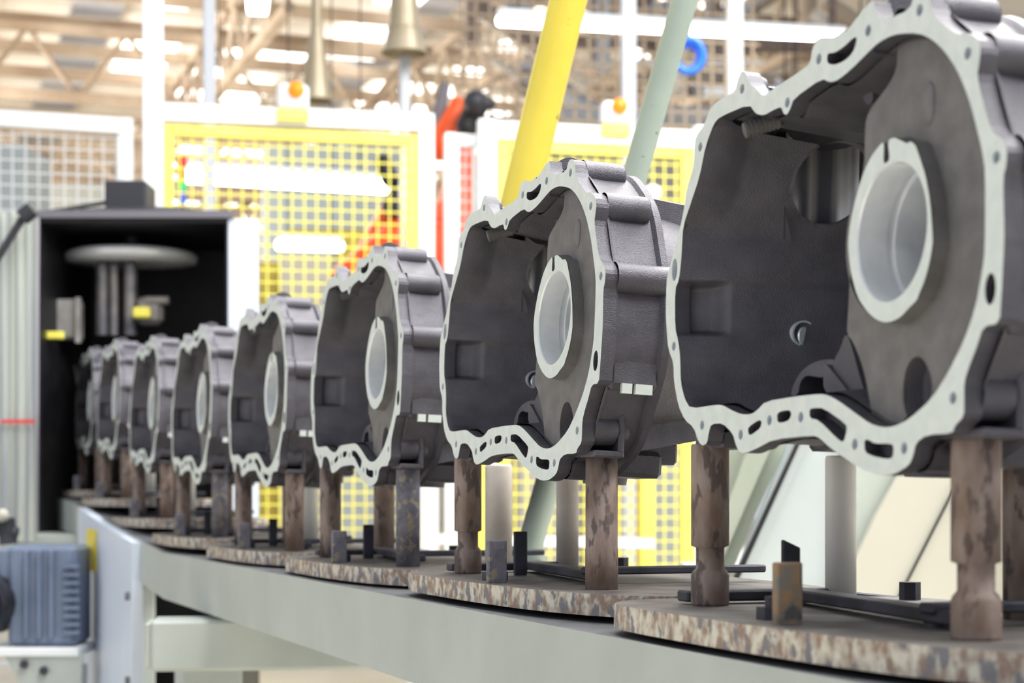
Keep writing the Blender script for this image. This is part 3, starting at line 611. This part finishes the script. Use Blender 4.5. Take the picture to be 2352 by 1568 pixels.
# ---------------------------------------------------------------- leaning poles
def pole(label, a, b, r, M, n=24, Y=3.35, Y2=3.35, parts=()):
    A = at(*a, Y); B = at(*b, Y2); o = thing('leaning_pole', label, 'pole', A); m = MB(); m.tube((0, 0, 0), B-A, r, n=n); m.build('tube', M, o)
    m = MB(); m.tube((0, 0, 0), (B-A).normalized()*.03, r*1.5, n=n); m.build('foot_collar', M, o); return o
pole('thick speckled yellow pole leaning behind the second casting', (1062, 1003), (1680, -1545), .0345, YELP, 12)
pole('thin chipped grey-green pole leaning between the two nearest castings', (1204, 1300), (1998, -1500), .0235, GPOLE)
# ---------------------------------------------------------------- safety fence (parallel to the flange axes)
FY = 9.0
FD = Vector((.976, .217, 0)); FN = Vector((-.217, .976, 0)); F0 = at(660, HOR, FY)
def fx(px, off=0):       # distance along the fence line at this photo column
    k = (px-1176)/F; p0 = F0+FN*off; return (k*p0.y-p0.x)/(FD.x-k*FD.y)
def fp(px, py, off=0):
    t = fx(px, off); p = F0+FN*off+FD*t; return Vector((p.x, p.y, HC+(HOR-py)/F*p.y))
FA = math.atan2(FD.y, FD.x); RF = Matrix.Rotation(FA, 3, 'Z')
def fbar(m, p, q, w, d, org):            # bar of square section between two points of the fence plane
    p = Vector(p)-org; q = Vector(q)-org; c = (p+q)/2; L = q-p
    if abs(L.z) > L.xy.length: m.box(c, (w, d, abs(L.z)), R=RF, bev=.006)
    else:
        vs = []
        for s in (p, q):
            for a, b in ((-1, -1), (1, -1), (1, 1), (-1, 1)): vs.append(s+Vector((0, 0, b*w/2))+FN*(a*d/2))
        m.add(vs, [(0, 1, 5, 4), (1, 2, 6, 5), (2, 3, 7, 6), (3, 0, 4, 7), (0, 3, 2, 1), (4, 5, 6, 7)])
def fpost(px, y0, w, label, off=0, M=WHITE, d=.06):
    p = fp(px, y0, off); o = thing('fence_post', label, 'post', (p.x, p.y, 0), FA); m = MB(); m.box((0, 0, p.z/2), (w, d, p.z), bev=.006); m.build('upright', M, o); m = MB(); m.box((0, 0, .006), (w+.1, .16, .012)); m.build('base_plate', M, o); return o
pxm = lambda px: px/F*FY
fpost(351, -60, pxm(46), 'tall white post left of the first yellow gate, rising out of the picture', 0)
fpost(978, 262, pxm(38), 'white post closing the right side of the first yellow gate', 0)
fpost(1118, 275, pxm(44), 'white post at the left side of the second yellow gate', 0)
fpost(293, 272, pxm(26), 'short white post ending the left mesh panel', .05)
fpost(1034, 306, pxm(30), 'narrow white post of the small red-backed mesh panel', .10)
fpost(1607, 290, pxm(30), 'white post closing the right side of the second yellow gate, behind the largest casting', 0)
fpost(1688, -60, .085, 'tall white post above the notch of the largest casting', 1.2)
fpost(1443, -60, .08, 'tall grey-white post behind the beacon of the second gate', 1.0, M=mat('grey_white_paint', (.74, .76, .80), rough=.4))
fpost(480, -60, .065, 'slim pale grey post above the first yellow gate', 1.1, M=MATS['grey_white_paint'])
fpost(929, 130, .055, 'slim grey post below the stepped duct cone', 1.0, M=MATS['grey_white_paint'])
def rail(px0, py0, px1, py1, w, label, off=0, M=WHITE):
    a = fp(px0, py0, off); b = fp(px1, py1, off); o = tag(MB().build('fence_rail', M) if 0 else (lambda m: (fbar(m, a, b, w, .06, a), m.build('fence_rail', M))[1])(MB()), label, 'rail'); o.location = a; return o
rail(372, 258, 960, 282, pxm(40), 'white top rail over the first yellow gate, under its beacon')
rail(1140, 300, 1592, 322, pxm(42), 'white top rail over the second yellow gate')
rail(-60, 268, 282, 290, pxm(34), 'white top rail of the left mesh panel', .05)
rail(1045, 322, 1096, 325, pxm(28), 'short white rail over the small mesh panel', .10)
rail(1000, 1237, 1500, 1247, pxm(22), 'low white rail seen between the pallets and the second gate', -.25)
def mesh_part(m, x0, x1, z0, z1, pitch, w):
    n = int((x1-x0)/pitch); k = int((z1-z0)/pitch)
    for i in range(n+1): x = x0+pitch*(i+.5); (x < x1) and m.box((x, 0, (z0+z1)/2), (w, .004, z1-z0))
    for i in range(k+1): z = z1-pitch*(i+.5); (z > z0) and m.box(((x0+x1)/2, .005, z), (x1-x0, .004, w))
PITCH = pxm(28.3)
def gate(px0, px1, pyt, label, fw, M=YEL, off=0, zb=.12, MW=None, wire=.0075, handle=False):
    a = fp(px0, pyt, off); x0, x1 = 0, fx(px1, off)-fx(px0, off); zt = a.z
    o = thing('mesh_gate' if M is YEL else 'wire_fence', label, 'gate' if M is YEL else 'fence', (a.x, a.y, 0), FA)
    m = MB(); m.box((x0+fw/2, 0, (zb+zt)/2), (fw, .04, zt-zb), bev=.005); m.box((x1-fw/2, 0, (zb+zt)/2), (fw, .04, zt-zb), bev=.005); m.box(((x0+x1)/2, 0, zt-fw/2), (x1-x0-2*fw, .04, fw), bev=.005); m.box(((x0+x1)/2, 0, zb+fw/2), (x1-x0-2*fw, .04, fw), bev=.005); m.build('frame', M, o)
    m = MB(); mesh_part(m, x0+fw, x1-fw, zb+fw, zt-fw, PITCH, wire); m.build('wire_mesh', MW or M, o)
    return o
WM = mat('pale_mesh_wire', (.80, .80, .80), rough=.4)
gate(372, 958, 286, 'first yellow mesh gate, beside the dark machine and under the left beacon', pxm(25))
g2 = gate(1141, 1590, 318, 'second yellow mesh gate, half hidden behind the two nearest castings', pxm(30))
gate(-90, 282, 276, 'white framed mesh panel at the left above the strip curtain', pxm(12), WHITE, .05, MW=WM, wire=.007)
gate(1048, 1092, 330, 'small white framed mesh panel with the orange robot behind it', pxm(8), WHITE, .10, MW=WM, wire=.009)
m = MB(); x = fx(1483)-fx(1141); m.box((x, -.03, fp(1483, 1160).z), (pxm(34), .03, 1.1)); m.build('centre_stile', YEL, g2)
p = fp(1504, 441, -.06); o = thing('gate_lock', 'round white lock box on the mesh of the second gate', 'lock', p, FA); m = MB(); m.lathe((0, .04, 0), (0, -1, 0), [(.0, .03), (.03, .03), (.042, .02), (.045, 0)], 18); m.build('cap', WHITE, o); m = MB(); m.box((0, .045, 0), (.05, .02, .08)); m.build('mount', WHITE, o)
# beacons on white boxes over both gates
for px, py, lab in ((672, 225, 'left'), (1412, 262, 'right')):
    s = 1 if px < 700 else .95
    p = fp(px, py, -.02); o = thing('beacon', 'amber warning beacon on a white box over the %s gate' % ('first yellow' if px < 700 else 'second yellow'), 'beacon', p, FA)
    m = MB(); m.box((0, 0, 0), (.155*s, .09, .13*s), bev=.02); m.build('box', WHITE, o)
    m = MB(); m.lathe((.012, -.045, .03), (0, -1, 0), [(.040, 0), (.040, .015), (.030, .035), (0, .042)], 20); m.build('lens', LAMPOR, o)
    m = MB(); m.box((0, -.02, -.092*s), (.155*s, .05, .055), bev=.004); m.build('yellow_plate', YEL, o)
p = fp(1105, 1040, -.8); o = thing('bollard', 'bright yellow upright tube behind the beige post', 'bollard', (p.x, p.y, 0), 0); m = MB(); m.tube((0, 0, 0), (0, 0, p.z+.1), .036, n=16); m.build('tube', YEL, o); m = MB(); m.box((0, 0, .005), (.15, .15, .01)); m.build('base_plate', YEL, o)
p = fp(985, 1000, -.5); o = thing('white_column', 'square white column low behind the third casting', 'column', (p.x, p.y, 0), FA); m = MB(); m.box((0, 0, (p.z)/2), (.085, .06, p.z), bev=.004); m.build('shaft', WHITE, o); m = MB(); m.box((0, 0, .005), (.16, .14, .01)); m.build('base_plate', WHITE, o)
# ---------------------------------------------------------------- robots behind the fence
def robot(name, label, px, Y, arms, extra=None):
    b = at(px, HOR, Y); o = thing('robot_arm', label, 'robot', (b.x, b.y, 0), 0, None)
    m = MB(); m.tube((0, 0, 0), (0, 0, .3), .28, .25, 24); m.build('pedestal', CHAR, o)
    for nm, a, c, r0, r1, M in arms:
        A = at(*a)-o.location; C = at(*c)-o.location; m = MB(); m.tube(A, C, r0, r1, 18); m.sphere(A, r0*1.05, n=14); m.sphere(C, r1*1.05, n=14); m.build(nm, M, o)
    return o
robot('r', 'large orange robot seen through the right half of the first yellow gate', 870, 10.6, [('column', (900, 900, 10.6), (880, 640, 10.6), .26, .22, ORANGE), ('upper_arm', (845, 640, 10.6), (925, 480, 10.7), .15, .12, ORANGE), ('shoulder', (800, 640, 10.5), (915, 560, 10.5), .10, .13, ORANGE), ('forearm', (930, 520, 10.6), (945, 330, 10.6), .07, .06, ORANGE), ('wrist', (880, 375, 10.4), (895, 410, 10.4), .05, .05, BLACK), ('elbow_motor', (905, 470, 10.45), (925, 440, 10.45), .07, .07, CHAR)])
robot('r', 'orange robot with a black wrist rising between the two yellow gates', 1030, 11.2, [('column', (1030, 1000, 11.2), (1040, 500, 11.2), .13, .13, ORANGE), ('upper_arm', (1040, 520, 11.2), (1063, 370, 11.2), .13, .09, ORANGE), ('forearm', (1020, 330, 11.0), (1052, 242, 11.0), .10, .05, ORANGE), ('wrist', (1072, 290, 10.8), (1098, 238, 10.8), .065, .07, BLACK), ('gripper', (1092, 235, 10.7), (1125, 238, 10.7), .07, .035, CHAR), ('cable_guard', (1000, 300, 11.1), (1022, 200, 11.1), .05, .03, MATS['dull_grey_frame'])])
# signal tower behind the first gate
o = thing('signal_tower', 'red, amber and green signal light behind the first yellow gate', 'signal light', at(418, 470, 10.4)); m = MB(); m.tube((0, 0, 0), (0, 0, .08), .022, n=14); m.build('blue_lens', BLUE, o)
for i, (M, n_) in enumerate(((GREENL, 'green_lens'), (LAMPOR, 'amber_lens'), (REDL, 'red_lens'))): m = MB(); m.tube((0, 0, .08+i*.065), (0, 0, .142+i*.065), .027, n=14); m.build(n_, M, o)
m = MB(); m.tube((0, 0, -at(418, 470, 10.4).z), (0, 0, 0), .012, n=8); m.build('stem', CHAR, o)
# ---------------------------------------------------------------- hall: roof, trusses, lights and clutter far behind
ZR = HC+6.6
def hb(px, py, z):            # hall coordinates (a along the hall, b across) of the roof point seen at a pixel
    Y = F*(z-HC)/(HOR-py); X = (px-1176)/F*Y; p = Vector((X, Y, 0)); return p.dot(FAR), p.dot(EW)
hd = lambda m, a, b, z, la, lb, lz, mi=0: m.box(XH(a, b, z), (lb, la, lz), mi, R=Matrix.Rotation(YAW, 3, 'Z'))
m = MB(); hd(m, 50, 4, ZR+.1, 64, 40, .1); struct(m.build('ceiling', ROOFB))
rr = random.Random(11)
def roofband(name, b0, b1, a0, a1, M, z=ZR, th=.06):
    m = MB(); hd(m, (a0+a1)/2, (b0+b1)/2, z-.06, a1-a0, b1-b0, th); o = m.build(name, M); return struct(o)
n = 0
for b0, b1 in ((2.45, 3.1), (6.8, 7.3)): n += 1; roofband('trim_%d' % n, b0, b1, 18, 70, ROOFG)
w = 0
def sky(b0, b1, a0, a1):
    global w; w += 1; roofband('window_%d' % w, b0, b1, a0, a1, SKYL, ZR-.02)
sky(3.35, 4.1, 26.2, 28.5); sky(3.3, 3.9, 23.4, 24.6); sky(.4, 1.6, 23, 24.0)
for b in (4.6, 5.4, 6.2, 7.6, 8.5, 9.4, 10.5):
    a = 22+rr.random()*1.5
    while a < 60:
        L = rr.uniform(1.2, 3.4)
        if rr.random() < .85: sky(b, b+rr.uniform(.5, .8), a, a+L)
        a += L+rr.uniform(.5, 1.4)
# purlins across and trusses along
n0 = n
for i, a in enumerate([22+1.55*k for k in range(22)]): n += 1; m = MB(); hd(m, a, 6, ZR-.28, .10, 34, .16); struct(m.build('trim_%d' % n, BROWN))
def truss(b, z, a0, a1, label, h=.9, M=BROWN, across=False):
    o = thing('roof_truss', label, 'truss', XH(a0, b, z) if not across else XH(b, a0, z), YAW if across else YAW+pi/2, 'roof trusses under the beige ceiling')
    L = a1-a0; m = MB(); m.box((L/2, 0, 0), (L, .12, .12)); m.build('bottom_chord', M, o); m = MB(); m.box((L/2, 0, h), (L, .12, .12)); m.build('top_chord', M, o)
    k = max(2, int(L/1.3)); m = MB()
    for i in range(k):
        x = L*i/k; m.tube((x, 0, 0), (x+L/k/2, 0, h), .04, n=6, cap=False); m.tube((x+L/k/2, 0, h), (x+L/k, 0, 0), .04, n=6, cap=False)
    m.build('lattice', M, o)['kind'] = 'stuff'
TL = 'brown lattice roof truss running through the blurred roof, %s'
for b, z, d in ((1.2, ZR-1.1, 'nearest the left picture edge'), (4.3, ZR-1.2, 'left of the slim grey post'), (7.5, ZR-1.2, 'above the first gate'), (10.8, ZR-1.1, 'behind the yellow pole'), (13.2, ZR-1.1, 'behind the largest casting')): truss(b, z, 20, 58, TL % d)
for a, z, d in ((25, ZR-1.3, 'crossing nearest'), (31, ZR-1.5, 'crossing second'), (38, ZR-1.6, 'crossing third'), (47, ZR-1.8, 'crossing farthest')): truss(a, z, -4, 22, TL % d, across=True)
# far wall with windows, brown clutter at right
WA = 66
m = MB(); hd(m, WA, 2, ZR/2, .2, 50, ZR); struct(m.build('wall_back', mat('beige_far_wall', (.72, .68, .62), (.86, .84, .80), rough=.8, scale=.4)))
# lit fluorescent tubes
def tube(px0, py0, px1, py1, Y0, Y1, r, label):
    a = at(px0, py0, Y0); b = at(px1, py1, Y1); o = thing('light_fixture', label, 'light', a); m = MB(); m.tube((0, 0, 0), b-a, r, n=10); m.build('lit_tube', TUBE, o)
    m = MB(); d = (b-a); c = d/2+Vector((0, 0, r+.03)); m.tube(Vector((0, 0, r+.02)), d+Vector((0, 0, r+.02)), .03, n=6, smooth=False); m.build('batten', WHITE, o)
    for f in (.15, .85): m = MB(); q = d*f; m.tube(q+Vector((0, 0, r+.04)), (q.x, q.y, ZR-a.z), .005, n=5); m.build('hanger_wire', CHAR, o)
tube(1148, 48, 1420, 62, 11, 11.8, .032, 'lit fluorescent tube crossing behind the yellow pole')
tube(1462, 62, 1664, 74, 11.8, 12.4, .032, 'lit fluorescent tube crossing behind the grey-green pole')
tube(1704, 74, 1940, 86, 12.4, 13, .032, 'lit fluorescent tube ending at the top of the largest casting')
tube(425, 402, 890, 430, 10.6, 12, .045, 'long bright fluorescent tube behind the first yellow gate')
tube(640, 562, 782, 566, 12, 12.4, .035, 'short lit tube low behind the first yellow gate')
tube(572, -6, 612, -4, 11, 11, .10, 'round bright lamp at the top edge left of the conical duct')
# conical ducts
def cone(label, px, prof, Y):
    o = thing('duct_cone', label, 'duct', at(px, prof[-1][1], Y)); z0 = prof[-1][1]; k = Y/F
    for i, (a, b) in enumerate(zip(prof, prof[1:])):
        m = MB(); m.lathe((0, 0, 0), (0, 0, 1), [(b[0]*k, (z0-b[1])*k), (a[0]*k, (z0-a[1])*k)], 28); m.build('cone_section', BRASS, o)
        m = MB(); m.lathe((0, 0, 0), (0, 0, 1), [(b[0]*k, (z0-b[1])*k), (b[0]*k*1.05, (z0-b[1])*k+.008), (b[0]*k, (z0-b[1])*k+.016)], 28); m.build('seam_ring', BRASS, o)
cone('stepped grey-brown conical duct hanging at the top edge', 928, [(26, -60), (38, 70), (52, 124)], 10)
cone('slim cone-shaped duct with a bright streak left of the stepped one', 727, [(12, -60), (13, 60), (36, 232)], 10)
# blue hose coil on the grey-green pole's right
o = thing('hose_coil', 'bright blue hose coil hanging right of the grey-green pole', 'hose', at(1582, 128, 8)); m = MB()
for j in range(4):
    R = .062-.004*j; pr = [Vector((R*cos(2*pi*i/22), .012*j, R*1.15*sin(2*pi*i/22))) for i in range(23)]
    for a, b in zip(pr, pr[1:]): m.tube(a, b, .016, n=8, cap=False)
m.build('coil', BLUE, o); m = MB(); m.tube((0, .02, .07), (.02, .02, 1.2), .008, n=6); m.build('hanger', CHAR, o)
# machines and cabinets far behind the fence
def cab(px0, px1, pyt, Y, M, label, win=None):
    a = at(px0, pyt, Y); b = at(px1, pyt, Y); o = thing('machine_cabinet', label, 'cabinet', ((a.x+b.x)/2, Y, 0)); w_ = b.x-a.x; m = MB(); m.box((0, .4, a.z/2), (w_, .8, a.z), bev=.02); m.build('body', M, o)
    m = MB(); m.box((0, -.01, a.z*.68), (w_*.7, .02, a.z*.25), bev=.005); m.build('door', win or ICE, o)
    m = MB(); m.box((w_*.2, -.03, a.z*.45), (w_*.3, .03, .06)); m.build('handle', CHAR, o)
cab(640, 760, 560, 13.2, CREAM, 'cream cabinet low behind the first gate mesh', BLACK)
cab(470, 640, 600, 14, mat('dusty_yellow', (.85, .76, .35), rough=.5), 'yellow machine behind the left of the first gate', CHAR)
cab(1190, 1330, 640, 13, CREAM, 'cream cabinet behind the left of the second gate', BLACK)
cab(1360, 1480, 760, 14.5, MATS['dusty_yellow'], 'yellow machine behind the middle of the second gate', CHAR)
cab(1500, 1640, 600, 15, ICE, 'pale cabinet behind the right of the second gate', CHAR)
cab(-100, 60, 330, 15, ICE, 'pale cabinet behind the left mesh panel', BLACK)
cab(80, 270, 420, 17, CREAM, 'cream cabinet behind the right of the left mesh panel', CHAR)
cab(600, 960, 330, 19, ICE, 'wide pale machine far behind the first gate', MATS['dusty_yellow'])
cab(1160, 1600, 350, 20, CREAM, 'wide cream machine far behind the second gate', MATS['grey_roof_sheet'])
# pipework and screens in the upper right
GR = mat('brown_grey_pipe', (.45, .40, .36), (.6, .55, .5), rough=.6, scale=3)
used = set(); PM = (('brown-grey', GR), ('dull grey', ROOFG), ('brown', BROWN), ('beige', BEIGE), ('rusty', RUST), ('white', WHITE))
for i in range(160):
    px = rr.uniform(960, 1950); py = rr.uniform(-20, 290); Y = rr.uniform(14, 19); L = rr.uniform(.4, 1.5); an, ang = rr.choice((('level', 0), ('upright', pi/2), ('rising', .6), ('falling', -.6))); cn, M = rr.choice(PM)
    where = 'left of the yellow pole' if px < 1200 else 'between the two poles' if px < 1500 else 'right of the grey-green pole'
    hi = 'near the top edge' if py < 110 else 'low, just over the gate line'
    lab = '%s %s pipe %s, %s' % (cn, an, where, hi)
    if lab in used or len(used) > 40: continue
    used.add(lab); r_ = rr.uniform(.03, .09)
    o = thing('overhead_pipe', lab, 'pipe', at(px, py, Y), 0, 'blurred pipes above the second gate'); m = MB(); e_ = Vector((L*cos(ang), 0, L*sin(ang))); m.tube((0, 0, 0), e_, r_, n=12); m.build('tube', M, o)
    m = MB(); q = e_*.5; m.tube(q, (q.x, q.y, ZR-o.location.z), .008, n=5); m.build('hanger_rod', CHAR, o)
o = thing('mesh_screen', 'brown wire mesh screen high behind the poles', 'fence', at(1060, 300, 12.5), FA); m = MB()
for i in range(22): m.box((i*.1, 0, .5), (.018, .01, 1.1))
for i in range(12): m.box((1.05, 0, i*.1), (2.2, .01, .018))
m.build('wire_mesh', BROWN, o); m = MB(); m.box((1.05, 0, 1.1), (2.3, .05, .05)); m.box((1.05, 0, -.05), (2.3, .05, .05)); m.build('frame', BROWN, o)
